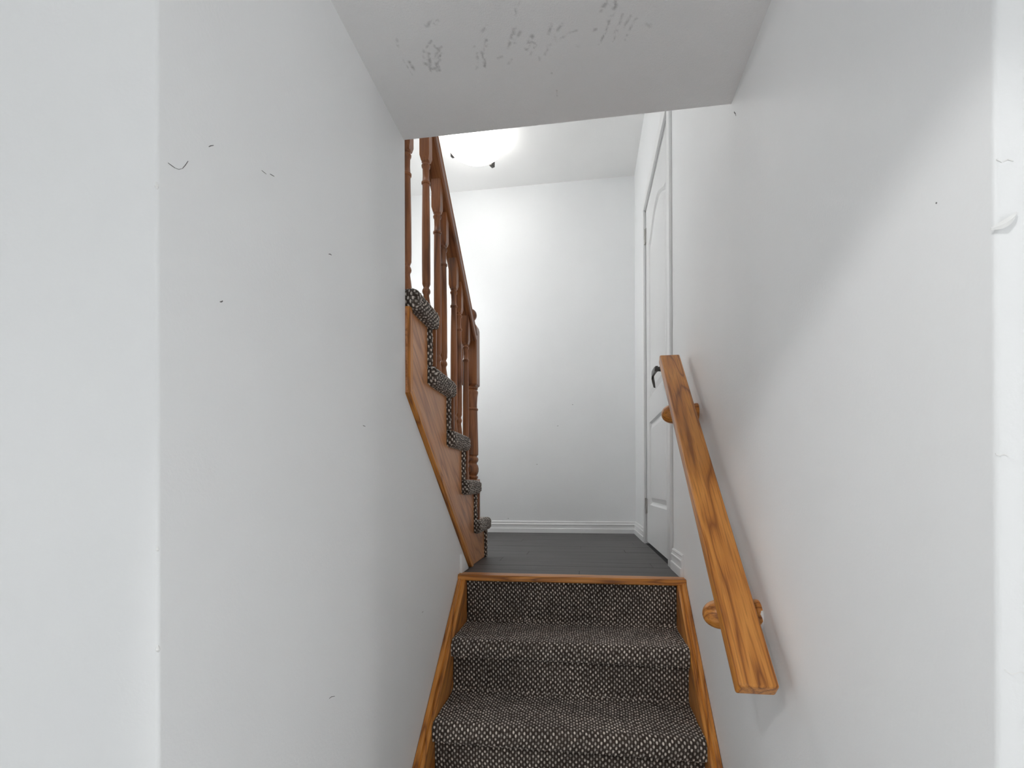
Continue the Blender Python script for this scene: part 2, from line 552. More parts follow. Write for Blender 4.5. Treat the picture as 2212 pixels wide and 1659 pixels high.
# ------------------------------------------------------------------ landing: planks, nosing, baseboards
land = MB().box(XOUT, XR + T, 1.985, YB, -0.16, -0.010).build('floor_landing', DARKGAP)
struct(land, 'landing floor of dark plank boards', 'floor')
rows = [2.002, 2.096]
while rows[-1] < YB - 0.01:
    rows.append(min(YB, rows[-1] + 0.12))
gap = 0.0006
cuts = {}
for k in range(len(rows) - 1):
    y0, y1 = rows[k] + gap, rows[k + 1] - gap
    c = [-0.02, -0.95, 0.30, -0.405, -1.1, -0.30, 0.22][k % 7]
    xs = [XOUT, c, XR + 0.03]
    for x0, x1 in zip(xs[:-1], xs[1:]):
        o = MB().box(x0 + gap, x1 - gap, y0, y1, -0.010, random.uniform(-0.0004, 0.0003)).build('plank', PLANK, land, bevel=0.0007, seg=1)

# oak nosing at the landing edge: rounded front
sec = [(2.001, -0.018), (2.001, 0.002), (1.948, 0.003), (1.942, 0.0015), (1.938, -0.003), (1.936, -0.010), (1.938, -0.018), (1.944, -0.0225), (1.975, -0.023)]
ns = MB().prism([(-(y - 1.97), z) for y, z in sec], XL + 0.001, XR - 0.001, 'yzx').build('trim_1', OAK_X, smooth=True, angle=30)
ns.matrix_world = Matrix.Translation((0, 1.97, 0)) @ Matrix.Rotation(math.pi, 4, 'Z')
ns.matrix_world = Matrix.Translation((XL + XR, 1.97, 0)) @ Matrix.Rotation(math.pi, 4, 'Z')
struct(ns, 'worn oak nosing strip along the edge of the landing', 'trim')

# baseboard profile: (distance from wall, height)
BP = [(0, 0), (.0135, 0), (.0135, .030), (.0125, .034), (.0085, .036), (.0082, .056), (.0105, .059), (.0112, .066), (.0078, .070), (.0065, .078), (.0072, .084), (.004, .0895), (0, .0895)]


def baseboard(name, origin, xdir, length, label, mitre0=0.0, mitre1=0.0):
    """runs along local x from 0 to length; local y points off the wall"""
    mb = MB()
    n = len(BP)
    for e in (0, 1):
        for d, z in BP:
            mb.v.append(((d * mitre0 if e == 0 else length - d * mitre1), d, z))
    mb.f.append(tuple(range(n)))
    mb.f.append(tuple(range(2 * n - 1, n - 1, -1)))
    for k in range(n):
        mb.f.append((k, n + k, n + (k + 1) % n, (k + 1) % n))
    o = mb.build(name, TRIMW)
    place(o, origin, xdir, (0, 0, 1))
    return struct(o, label, 'baseboard')


baseboard('baseboard_back', (XR, YB, 0), (-1, 0, 0), XR - XOUT, 'white moulded baseboard along the back wall of the landing', mitre0=1)
baseboard('baseboard_right', (XR, DY1 + 0.074, 0), (0, 1, 0), YB - DY1 - 0.074, 'short white baseboard between the door casing and the back wall', mitre1=1)
baseboard('baseboard_stair_edge', (XR, 1.99, 0), (0, 1, 0), DY0 - 0.074 - 1.99, 'stub of white baseboard between the door and the top stair')
# leftover triangle of baseboard under the oak stringer trim
bl = MB().prism([(1.965, 0.003), (2.085, 0.003), (1.995, 0.076), (1.968, 0.080)], XL, XL + 0.012, 'yzx').build('baseboard_left', TRIMW, bevel=0.003)
struct(bl, 'small white baseboard offcut below the oak stringer', 'baseboard')

# ------------------------------------------------------------------ white panel door in the right wall
door = bpy.data.objects.new('door_1', None)
COL.objects.link(door)
door.location = (XR, (DY0 + DY1) / 2, 0)
struct(door, 'white moulded two-panel door with arched top panel beside the landing', 'door')
bpy.context.view_layer.update()


def child(o, root):
    o.parent = root
    o.matrix_parent_inverse = root.matrix_world.inverted()
    return o


def door_slab():
    bm = bmesh.new()
    XF, XBK = XR + 0.004, XR + 0.040
    y0, y1, z0, z1 = DY0 + .004, DY1 - .004, 0.014, DZ - .004

    def outline(a0, a1, b0, b1, arch, ins):
        a0, a1, b0, b1 = a0 + ins, a1 - ins, b0 + ins, b1 - ins
        pts = [(a0, b0), (a1, b0)]
        N = 14 if arch else 1
        for k in range(N + 1):
            t = k / N
            y = a1 + (a0 - a1) * t
            # eyebrow curve: flat shoulders rising to a crown
            s = (0.5 - 0.5 * math.cos(2 * math.pi * t)) ** 0.8
            pts.append((y, b1 + arch * s))
        return pts

    def loop(pts, x):
        vs = [bm.verts.new((x, y, z)) for y, z in pts]
        return vs, [bm.edges.new((vs[k], vs[(k + 1) % len(vs)])) for k in range(len(vs))]

    ov, oe = loop([(y0, z0), (y1, z0), (y1, z1), (y0, z1)], XF)
    edges = list(oe)
    for (b0, b1, arch) in ((0.245, 0.735, 0.0), (0.880, 1.80, 0.105)):
        pv = None
        for ins, dx in ((0, 0), (.010, .012), (.018, .0125), (.044, .003)):
            vs, es = loop(outline(y0 + .118, y1 - .118, b0, b1, arch, ins), XF + dx)
            if pv is None:
                edges += es
            else:
                for k in range(len(vs)):
                    bm.faces.new((pv[k], pv[(k + 1) % len(vs)], vs[(k + 1) % len(vs)], vs[k]))
            pv = vs
        bm.faces.new(pv)
    bmesh.ops.triangle_fill(bm, edges=edges, use_beauty=True)
    bv = [bm.verts.new((XBK, v.co.y, v.co.z)) for v in ov]
    for k in range(4):
        bm.faces.new((ov[k], ov[(k + 1) % 4], bv[(k + 1) % 4], bv[k]))
    bm.faces.new(bv)
    bmesh.ops.recalc_face_normals(bm, faces=bm.faces)
    me = bpy.data.meshes.new('door_slab')
    bm.to_mesh(me)
    bm.free()
    me.materials.append(DOORW)
    return child(add('door_slab', me), door)


slab = door_slab()
# jamb lining, casing on the stair side, dark space behind
mb = MB()
mb.box(XR + .001, XR + T, DY0 - .012, DY0, 0, DZ + .012)
mb.box(XR + .001, XR + T, DY1, DY1 + .012, 0, DZ + .012)
mb.box(XR + .001, XR + T, DY0 - .012, DY1 + .012, DZ, DZ + .012)
child(mb.build('door_jamb', TRIMW), door)
for (a0, a1, b0, b1) in ((DY0 - .070, DY0 - .006, 0.0, DZ + .070), (DY1 + .006, DY1 + .070, 0.0, DZ + .070)):
    child(MB().box(XR - .013, XR, a0, a1, b0, b1).build('door_casing', TRIMW, bevel=.003), door)
child(MB().box(XR - .013, XR, DY0 - .006, DY1 + .006, DZ + .006, DZ + .070).build('door_casing', TRIMW, bevel=.003), door)
child(MB().box(XR + .045, XR + T, DY0, DY1, -0.01, DZ).build('door_shadow_board', DARKGAP), door)
child(MB().box(XR - .004, XR + .046, DY0, DY1, -0.010, 0.002).build('door_threshold', DARKGAP), door)
for hz in (1.905, 0.235):
    hg = MB().box(XR - .001, XR + .004, DY1 - .020, DY1 + .004, hz - .045, hz + .045).build('hinge', METAL, bevel=.001)
    child(hg, door)
    pin = MB().lathe([(-.050, .002), (-.047, .0055), (-.042, .0042), (-.016, .0042), (-.0155, .0056), (.0155, .0056), (.016, .0042), (.042, .0042), (.047, .0055), (.050, .002)], 12).build('hinge_pin', METAL, smooth=True)
    pin.location = (XR - .004, DY1 + .001, hz)
    bpy.context.view_layer.update()
    pin.parent = hg
    pin.matrix_parent_inverse = hg.matrix_world.inverted()
# lever handle
HY, HZ = DY0 + .085, 0.905
hd = MB().lathe([(0, .031), (-.006, .031), (-.010, .027), (-.011, .013), (-.048, .0105), (-.058, .0105), (-.060, .006)], 24, 'x').build('handle', BRONZE, smooth=True, angle=40)
hd.location = (XR + .004, HY, HZ)
child(hd, door)
bpy.context.view_layer.update()
mb = MB()
path = [(-.050, -.010, 0, .013), (-.052, .02, .001, .0135), (-.053, .06, .001, .0135), (-.053, .100, .000, .013), (-.052, .118, -.008, .014), (-.048, .127, -.026, .013), (-.044, .130, -.046, .009), (-.042, .131, -.060, .004)]
for (dx, dy, dz, hw) in path:
    tw = .0055
    mb.v += [(dx - tw, dy + (dz * .3), dz - hw), (dx + tw, dy, dz - hw), (dx + tw, dy, dz + hw), (dx - tw, dy, dz + hw)]
for k in range(len(path) - 1):
    for j in range(4):
        mb.f.append((4 * k + j, 4 * k + (j + 1) % 4, 4 * k + 4 + (j + 1) % 4, 4 * k + 4 + j))
mb.f += [(0, 1, 2, 3), tuple(4 * (len(path) - 1) + j for j in (3, 2, 1, 0))]
lv = mb.build('lever', BRONZE, bevel=.002)
lv.location = (XR + .004, HY, HZ)
bpy.context.view_layer.update()
lv.parent = hd
lv.matrix_parent_inverse = hd.matrix_world.inverted()


# ------------------------------------------------------------------ woven carpet geometry
LIGHT_YARN = np.array((0.95, 0.86, 0.77))
DARK_YARN = np.array((0.074, 0.056, 0.046))
HT = rng.random((701, 503, 3))


def loops(u, v, seed, pu=0.0089, pv=0.0094):
    """u, v in metres on the carpet -> (height 0..1, yarn colour): pale loops alternate with dark brown ones, checkerwise"""
    uu = u / pu
    ci = np.floor(uu).astype(np.int64)
    k = int(seed * 37)
    vv = v / pv + 0.55 * HT[(ci // 3 + k) % 701, 11, 0]
    ri = np.floor(vv).astype(np.int64)
    H = HT[(ci + k) % 701, (ri + 3 * k) % 503]
    fu, fv = uu - ci - 0.5 + 0.22 * (H[..., 1] - .5), vv - ri - 0.5 + 0.3 * (H[..., 0] - .5)
    pale = (ci + ri) % 2 == 0
    rr = np.sqrt((fu / 0.40) ** 2 + (fv / 0.58) ** 2)
    h = np.sqrt(np.clip(1 - (rr * .92) ** 2, 0, 1)) * (0.72 + 0.33 * H[..., 0]) * np.where(pale, 1.0, 0.62)
    tone = np.where(pale, 0.45 + 0.65 * H[..., 2], 0.10 * H[..., 2])
    m_ = np.clip((0.95 - rr) / 0.25, 0, 1) * tone
    col = DARK_YARN + (LIGHT_YARN - DARK_YARN) * m_[..., None]
    return h, col


def resample(pts, ds):
    pts = np.array(pts, float)
    seg = np.hypot(*np.diff(pts, axis=0).T)
    s = np.concatenate([[0], np.cumsum(seg)])
    n = max(2, int(round(s[-1] / ds)))
    t = np.linspace(0, s[-1], n)
    return t, np.stack([np.interp(t, s, pts[:, 0]), np.interp(t, s, pts[:, 1])], -1)


def carpet_sheet(name, prof, x0, x1, seed, parent, s_off=0.0, ds=0.0018, dx=0.0015, pile=0.0040, bow=0.0):
    """a sheet swept along x over a (y, z) profile, with every loop in relief"""
    s, P = resample(prof, ds)
    # smooth the polyline a little, then normals
    for _ in range(3):
        P[1:-1] = 0.25 * P[:-2] + 0.5 * P[1:-1] + 0.25 * P[2:]
    tg = np.gradient(P, axis=0)
    tg /= np.maximum(1e-9, np.hypot(tg[:, 0], tg[:, 1]))[:, None]
    nrm = np.stack([tg[:, 1], -tg[:, 0]], -1)      # profile runs down and towards -y: outside is -y / +z
    xs = np.linspace(x0, x1, int((x1 - x0) / dx))
    U, V = np.meshgrid(xs - x0, s + s_off)
    # gentle wander of the rows
    Vw = V + 0.004 * np.sin(U * 9 + seed) + 0.002 * np.sin(U * 23 + 2 * seed)
    Uw = U + 0.0022 * np.sin(V * 31 + seed) + 0.0012 * np.sin(V * 77)
    h, col = loops(Uw, Vw, seed)
    big = 0.9 + 0.10 * np.sin(U * 14 + 3 * np.sin(V * 9 + seed)) * np.sin(V * 17 + seed) + 0.04 * np.sin(U * 41 + V * 33)
    col = col * big[..., None]
    hh = h * pile
    X = np.broadcast_to(xs, U.shape)
    Y = P[:, 0][:, None] + nrm[:, 0][:, None] * hh
    Z = P[:, 1][:, None] + nrm[:, 1][:, None] * hh
    return grid_mesh(name, X, Y, Z, col, parent)


def grid_mesh(name, X, Y, Z, col, parent):
    ny_, nx_ = X.shape
    co = np.stack([X, Y, Z], -1).reshape(-1, 3).astype(np.float32)
    ii = np.arange(nx_ * ny_).reshape(ny_, nx_)
    q = np.stack([ii[:-1, :-1], ii[1:, :-1], ii[1:, 1:], ii[:-1, 1:]], -1).reshape(-1, 4)
    me = bpy.data.meshes.new(name)
    me.vertices.add(len(co))
    me.vertices.foreach_set('co', co.ravel())
    me.loops.add(q.size)
    me.loops.foreach_set('vertex_index', q.ravel().astype(np.int32))
    me.polygons.add(len(q))
    me.polygons.foreach_set('loop_start', np.arange(0, q.size, 4, dtype=np.int32))
    me.update(calc_edges=True)
    at = me.attributes.new('yarn', 'FLOAT_COLOR', 'POINT')
    c4 = np.ones((len(co), 4), np.float32)
    c4[:, :3] = col.reshape(-1, 3)
    at.data.foreach_set('color', c4.ravel())
    me.polygons.foreach_set('use_smooth', np.ones(len(q), bool))
    me.materials.append(CARPET)
    me.validate()
    return add(name, me, parent)


# ------------------------------------------------------------------ lower flight: carpeted steps between oak skirt boards
RISE, RUN, YR1 = 0.192, 0.225, 1.968
stairs = thing('lower_staircase', (0, 0, 0), 'carpeted lower stair flight with honey oak skirt boards', 'staircase')
CXL, CXR = XL + 0.034, XR - 0.034


def arc(cy, cz, r, a0, a1, n=8):
    return [(cy + r * math.cos(math.radians(a0 + (a1 - a0) * k / n)), cz + r * math.sin(math.radians(a0 + (a1 - a0) * k / n))) for k in range(n + 1)]


s_off = 0.0
# top riser tucked under the oak nosing
pr = [(YR1, -0.022), (YR1, -RISE + 0.030)] + arc(YR1 - 0.022, -RISE + 0.026, 0.022, 0, -60, 5)
top = carpet_sheet('riser_carpet', pr, CXL, CXR, 1.3, stairs, 0.0)
for k in range(1, 5):
    zt, yr, yr2 = -RISE * k, YR1 - RUN * (k - 1), YR1 - RUN * k      # tread height, riser behind, riser in front
    yn = yr2 - 0.030                                                  # nosing front
    R = 0.026
    pr = [(yr - 0.010, zt + 0.010), (yr - 0.022, zt + 0.002), (yr - 0.05, zt)]
    pr += [(yn + R + 0.02, zt - 0.001)] + arc(yn + R, zt - R, R, 90, 180, 9) + [(yn + 0.001, zt - 0.046)] + arc(yn + 0.011, zt - 0.050, 0.010, 180, 270, 4)
    pr += [(yr2 - 0.012, zt - 0.061), (yr2, zt - 0.064)]
    pr += [(yr2, zt - RISE + 0.030)] + arc(yr2 - 0.022, zt - RISE + 0.026, 0.022, 0, -60, 5)
    fine = k <= 3
    st_ = carpet_sheet('carpeted_step', pr, CXL, CXR, 1.3 + k, stairs, 0.31 * k, ds=0.0018 if fine else .004, dx=0.0015 if fine else .004)
# solid timber under the carpet
sub = [(YR1 + 0.02, -0.024), (YR1 + 0.02, ZF)]
pts = []
for k in range(0, 5):
    yy = YR1 - RUN * k + 0.007
    pts += [(yy, -RISE * k - (0.024 if k == 0 else 0.02)), (yy, -RISE * (k + 1) - 0.02)]
pts[-1] = (pts[-1][0], ZF)
MB().prism(pts + [(YR1 + 0.02, ZF), (YR1 + 0.02, -0.024)], CXL + .001, CXR - .001, 'yzx').build('stair_core', DARKGAP, stairs)

SL = math.atan2(RISE, RUN)
sd = Vector((0, -math.cos(SL), -math.sin(SL)))     # down the slope
up = Vector((0, -math.sin(SL), math.cos(SL)))
LEN = 1.20


def skirt(xw, sgn):
    # cross-section: a = distance off the wall, b = height along the slope normal
    board = [(0, -.20), (.020, -.20), (.020, -.020), (0, -.020)]
    cap = [(0, -.020), (.0325, -.020), (.0333, -.010), (.0325, -.004), (.029, -.0008), (.0235, -.0002), (.0215, -.003), (.0185, -.0035), (.0165, -.0015), (.0155, .0012), (.012, .0032), (.005, .0038), (.0012, .0026), (0, 0)]
    inner = [(.020, -.20), (.0325, -.20), (.0325, -.0202), (.020, -.0202)]
    root = None
    for nm, sec_ in (('skirt_board', board), ('face_board', inner), ('cap_moulding', cap)):
        mb = MB()
        n = len(sec_)
        tanS = math.tan(SL)
        for e in (0, 1):
            for a_, b_ in sec_:
                # top end cut plumb, so the start shifts with b
                mb.v.append(((LEN if e else b_ * tanS * -1.0), sgn * a_, b_))
        mb.f.append(tuple(range(n)))
        mb.f.append(tuple(range(2 * n - 1, n - 1, -1)))
        for k in range(n):
            mb.f.append((k, n + k, n + (k + 1) % n, (k + 1) % n))
        o = mb.build(nm, OAK_X, smooth=True, angle=28)
        x = sd
        z = up
        # y = z cross x
        yv = z.cross(x)
        if yv.x * sgn * sgn < 0:
            for v_ in o.data.vertices:
                v_.co.y = -v_.co.y
            bm = bmesh.new(); bm.from_mesh(o.data); bmesh.ops.recalc_face_normals(bm, faces=bm.faces); bm.to_mesh(o.data); bm.free()
        place(o, (xw + sgn * .0008, 1.958, 0.0), x, z)
        if root is None:
            o.parent = stairs
            root = o
        else:
            bpy.context.view_layer.update()
            o.parent = root
            o.matrix_parent_inverse = root.matrix_world.inverted()
    return root


skirt(XL, 1)
skirt(XR, -1)

# ------------------------------------------------------------------ upper flight: climbs back towards the viewer behind the left wall
RK = [None, 2.462, 2.224, 1.999, 1.775, 1.553, 1.332, 1.110, .888]     # riser planes, 1-based
TK = [0.0, 0.200, 0.385, 0.568, 0.752, 0.937, 1.121, 1.305, 1.489]
upper = thing('upper_staircase', (0, 0, 0), 'oak-sided upper stair flight with carpet wrapped tread ends', 'staircase')
XS = XL + 0.006        # stringer face


def rounded_carpet_block(name, x0, x1, y0, y1, z0, z1, r, seed, parent, dense=0.06, ds=0.0022):
    """carpet wrapped round a tread: tube of rounded section along x with a rounded end at x1"""
    # closed outline of the section, counter-clockwise seen from +x
    pts = []
    for cy, cz, a0 in ((y1 - r, z1 - r, 0), (y0 + r, z1 - r, 90), (y0 + r, z0 + r, 180), (y1 - r, z0 + r, 270)):
        pts += arc(cy, cz, r, a0, a0 + 90, 6)
    pts.append(pts[0])
    s, P = resample(pts, ds)
    P, s = P[:-1], s[:-1]
    tg = np.roll(P, -1, 0) - np.roll(P, 1, 0)
    tg /= np.hypot(tg[:, 0], tg[:, 1])[:, None]
    nr = np.stack([tg[:, 1], -tg[:, 0]], -1)
    c = np.array([(y0 + y1) / 2, (z0 + z1) / 2])
    # rings: coarse far part, dense near the end, then closing over the end face
    xs = list(np.linspace(x0, x1 - dense, 4)[:-1]) + list(np.arange(x1 - dense, x1 - r, ds))
    rings = [(x, 0.0, 0.0) for x in xs]
    for k in range(8):
        t = math.pi / 2 * k / 7
        rings.append((x1 - r + r * math.sin(t), r * (1 - math.cos(t)), t))
    hmin = min(y1 - y0, z1 - z0) / 2
    k = r + ds
    while k < hmin - 0.001:
        rings.append((x1, k, math.pi / 2))
        k += ds
    rings.append((x1, hmin - 0.0005, math.pi / 2))
    X, Y, Z, Cc = [], [], [], []
    vpos = 0.0
    prev = None
    for (x, ins, t) in rings:
        # inset towards the medial line of the section
        q = P - nr * ins
        q[:, 0] = np.clip(q[:, 0], y0 + min(ins, hmin), y1 - min(ins, hmin))
        q[:, 1] = np.clip(q[:, 1], z0 + min(ins, hmin), z1 - min(ins, hmin))
        if prev is not None:
            vpos += math.hypot(x - prev[0], ins - prev[1])
        prev = (x, ins)
        h, col = loops(np.full(len(s), vpos) + .002 * np.sin(s * 60 + seed), s + .002 * np.sin(vpos * 90), seed, 0.0078, 0.0105)
        hh = h * 0.0042
        X.append(x + hh * math.sin(t)); Y.append(q[:, 0] + nr[:, 0] * hh * math.cos(t)); Z.append(q[:, 1] + nr[:, 1] * hh * math.cos(t)); Cc.append(col)
    close = lambda A: np.concatenate([A, A[:, :1]], 1)
    return grid_mesh(name, close(np.array(X)), close(np.array(Y)), close(np.array(Z)), close(np.array(Cc)), parent)


XE = XL + 0.034        # tread ends stand proud of the stringer
for k in range(1, 8):
    vis = k <= 5
    rounded_carpet_block('carpeted_tread', XOUT + .004, XE if k <= 5 else XL - T - .012, (RK[k + 1] - 0.002 if k != 5 else 1.364), RK[k] + 0.034, TK[k] - 0.058, TK[k], 0.018, 2.0 + k * 1.7, upper, ds=0.0020 if vis else 0.012)
for k in range(1, 7):
    z0, z1 = (TK[k - 1] + 0.001 if k > 1 else 0.002), TK[k] - 0.056
    xe = XL + 0.017 if k <= 5 else XL - T - .012
    rounded_carpet_block('carpeted_riser', XOUT + .004, xe, RK[k] - 0.012, RK[k] + 0.008, z0, z1, 0.007, 5.0 + k * 1.3, upper, ds=0.0020 if k <= 5 else .012)
    if 2 <= k <= 5:
        MB().box(XL - 0.014, XL + 0.0265, RK[k] + 0.0135, RK[k] + 0.0235, z0 + 0.004, z1 - .002).build('riser_edge', OAK_Z, upper, bevel=0.001)

# sawtooth stringer
saw = [(1.357, TK[5] - .062), (1.357, 0.632), (2.134, 0.003), (2.134, 0.002), (RK[1] - .014, 0.002), (RK[1] - .014, TK[1] - .056)]
for k in range(2, 6):
    saw += [(RK[k] - .014, TK[k - 1] - .056), (RK[k] - .014, TK[k] - .056)]
saw = [(y, z) for y, z in saw]
th = math.atan2(TK[5] - TK[1], RK[1] - RK[5])
dirS = Vector((0, math.cos(th), -math.sin(th)))
orgS = Vector((XL, 1.357, 0.632))
nS = Vector((0, math.sin(th), math.cos(th)))
loc = [((Vector((XL, y, z)) - orgS).dot(dirS), (Vector((XL, y, z)) - orgS).dot(nS)) for y, z in saw]
mb = MB()
mb.prism([(a_, b_) for a_, b_ in loc], 0.030, -0.006, 'xzy')
so = mb.build('stringer', OAK_STR, upper)
place(so, orgS, dirS, nS)
bpy.context.view_layer.update()
if so.matrix_world.to_3x3().col[1].x > 0:      # local +y must point into the wall (-x)
    for v_ in so.data.vertices:
        v_.co.y = -v_.co.y
    so.data.flip_normals()


def trim_strip(a, b, wd, name, cut0=0.0, cut1=0.0, side=1):
    """moulded oak strip on the stringer face from a to b (y, z); width to one side"""
    A, B = Vector((XL, *a)), Vector((XL, *b))
    d = (B - A).normalized()
    n = Vector((1, 0, 0))
    L_ = (B - A).length
    prof = [(0, -.002), (0, .011), (.003, .014), (wd * .42, .0145), (wd * .55, .012), (wd * .62, .0105), (wd * .8, .011), (wd * .94, .0085), (wd, .006), (wd, -.002)]
    mb = MB()
    k_ = len(prof)
    for e in (0, 1):
        for w_, t_ in prof:
            mb.v.append((L_ + w_ * cut1 if e else w_ * cut0, side * w_, t_))
    mb.f.append(tuple(range(k_)))
    mb.f.append(tuple(range(2 * k_ - 1, k_ - 1, -1)))
    for j in range(k_):
        mb.f.append((j, k_ + j, k_ + (j + 1) % k_, (j + 1) % k_))
    o = mb.build(name, OAK_X, so, smooth=True, angle=25)
    x = d
    y = n.cross(x)
    M = Matrix((x, y, n)).transposed().to_4x4()
    M.translation = A
    bpy.context.view_layer.update()
    o.matrix_parent_inverse = so.matrix_world.inverted()
    o.matrix_world = M
    return o


tb = math.tan((math.pi / 2 - th) / 2)
# y axis of each strip = n x d ; choose the side that lies on the board
trim_strip((1.357, 0.632), (1.357, TK[5] - .056), 0.040, 'edge_moulding', cut0=tb, side=-1)
trim_strip((1.357, 0.632), (1.357 + 0.631 / math.tan(th), 0.001), 0.040, 'edge_moulding', cut0=tb, cut1=1 / math.tan(th), side=1)

# ------------------------------------------------------------------ railing of the upper flight
railing = thing('stair_railing', (0, 0, 0), 'reddish oak railing with turned balusters and ball-top newel on the upper flight', 'railing')
XB = -0.520
RSL = math.atan2(0.806, 1.0)
rd = Vector((0, math.cos(RSL), -math.sin(RSL)))
rn = Vector((0, math.sin(RSL), math.cos(RSL)))
RW, RH = 0.058, 0.058


def rail_top(y):
    return 1.570 - 0.806 * (y - 1.653)


y_start, y_end = 1.385, 2.262
LR = (y_end - y_start) / math.cos(RSL)
hw = RW / 2
sec = [(-hw + .006, -RH), (hw - .006, -RH), (hw - .001, -RH + .005), (hw, -RH + .012), (hw, -.030), (hw - .004, -.024), (hw - .004, -.020), (hw, -.014), (hw - .002, -.006), (hw - .010, -.001), (0, 0), (-hw + .010, -.001), (-hw + .002, -.006), (-hw, -.014), (-hw + .004, -.020), (-hw + .004, -.024), (-hw, -.030), (-hw, -RH + .012), (-hw + .001, -RH + .005)]
rail = MB().prism(sec, 0, LR, 'yzx').build('handrail', OAK_RAIL, railing, smooth=True, angle=30)
place(rail, (XB, y_start, rail_top(y_start)), rd, rn)


def baluster_mesh(zb, zblock, ztop):
    """square-topped turned spindle from tread zb up to the rail; local origin at the tread"""
    H, B = ztop - zb, zblock - zb
    mb = MB()
    s = 0.0165
    # square block under the rail, chamfered at the bottom, raked at the top
    i = len(mb.v)
    slope = 0.806 * s
    for z, r in ((B - .012, .0125), (B + .004, s), (H - .001, s)):
        for (sx, sy) in ((-1, -1), (1, -1), (1, 1), (-1, 1)):
            mb.v.append((sx * r, sy * r, z - (sy * slope if z > H - .01 else 0)))
    for j in range(2):
        for q in range(4):
            a_, b_ = i + 4 * j + q, i + 4 * j + (q + 1) % 4
            mb.f.append((a_, b_, b_ + 4, a_ + 4))
    mb.f += [(i + 3, i + 2, i + 1, i), (i + 8, i + 9, i + 10, i + 11)]
    prof = [(0, .0135), (.012, .0145), (.030, .0125), (.048, .0100), (.054, .0100), (.058, .0128), (.064, .0140), (.070, .0128), (.074, .0100), (.078, .0098), (.084, .0122), (.088, .0138), (.094, .0138), (.110, .0142)]
    top = B
    mid = (0.11 + top - .095) / 2
    prof += [(mid, .0138), (top - .094, .0118), (top - .088, .0118), (top - .086, .0146), (top - .080, .0150), (top - .076, .0118), (top - .060, .0108), (top - .034, .0112), (top - .030, .0140), (top - .024, .0148), (top - .020, .0116), (top - .016, .0118), (top - .013, .0142), (top - .008, .0142), (top - .004, .011)]
    mb.lathe(prof, 18)
    return mb


def tread_of(y):
    for k in range(1, 8):
        if RK[k + 1] + 0.0 <= y - 0.034 < RK[k]:
            return TK[k]
    return TK[7]


BAL = [(1.605, 5), (1.712, 4), (1.812, 4), (1.936, 3), (2.020, 3), (2.138, 2)]
for (y, k) in BAL:
    zb = TK[k] + 0.0045
    zbl = 1.432 - 0.83 * (y - 1.622)
    zt_ = rail_top(y) - RH / math.cos(RSL) + 0.003
    y = min(y, RK[k] + 0.030 - 0.0165)
    o = baluster_mesh(zb, zbl, zt_).build('baluster', OAK_Z, railing, smooth=True, angle=38)
    o.location = (XB if k != 5 else XB + .006, y, zb)
# spindle half hidden by the wall end
zb = TK[5] + .0045
o = baluster_mesh(zb, 1.372, rail_top(1.402) - RH / math.cos(RSL) + 0.003).build('baluster', OAK_Z, railing, smooth=True, angle=38)
o.location = (XB, 1.402, zb)

# newel post with ball finial, standing on the first tread
newel = bpy.data.objects.new('newel_post', None)
COL.objects.link(newel)
newel.parent = railing
NX, NY, NZ = -0.536, 2.302, TK[1] + .0045
newel.location = (NX, NY, NZ)
s = 0.0375
mb = MB().box(-s, s, -s, s, 0, .190)
mb.build('base_block', OAK_Z, newel, bevel=.004)
mb = MB().lathe([(.190, .030), (.196, .034), (.203, .034), (.207, .028), (.214, .0325), (.226, .0365), (.240, .0372), (.254, .0345), (.262, .029), (.268, .029), (.274, .034), (.284, .0365), (.292, .0345), (.296, .030), (.300, .030), (.306, .0355),
                 (.330, .0362), (.50, .0325), (.516, .0322), (.519, .0352), (.526, .0355), (.530, .031), (.545, .0305), (.585, .033), (.600, .0355), (.606, .0362), (.612, .0335), (.616, .030), (.621, .0345), (.627, .0345), (.632, .030)], 24)
mb.build('turned_shaft', OAK_Z, newel, smooth=True, angle=40)
mb = MB()
i0 = 0
secs = [(.630, s - .010), (.640, s), (.905, s), (.918, s - .003), (.928, s - .010), (.934, s - .019)]
for z, r in secs:
    c = r * .86
    for (sx, sy) in ((-c, -r), (c, -r), (r, -c), (r, c), (c, r), (-c, r), (-r, c), (-r, -c)):
        mb.v.append((sx, sy, z))
for j in range(len(secs) - 1):
    for q in range(8):
        a_, b_ = 8 * j + q, 8 * j + (q + 1) % 8
        mb.f.append((a_, b_, b_ + 8, a_ + 8))
mb.f += [tuple(range(7, -1, -1)), tuple(8 * (len(secs) - 1) + q for q in range(8))]
mb.build('top_block', OAK_Z, newel, smooth=True, angle=25)
prof = [(.932, .016), (.940, .014), (.944, .0165), (.948, .0165)] + [(.976 - .031 * math.cos(a_), max(.001, .031 * math.sin(a_))) for a_ in np.linspace(.45, math.pi - .02, 12)]
MB().lathe(prof, 24).build('ball_finial', OAK_Z, newel, smooth=True, angle=60)

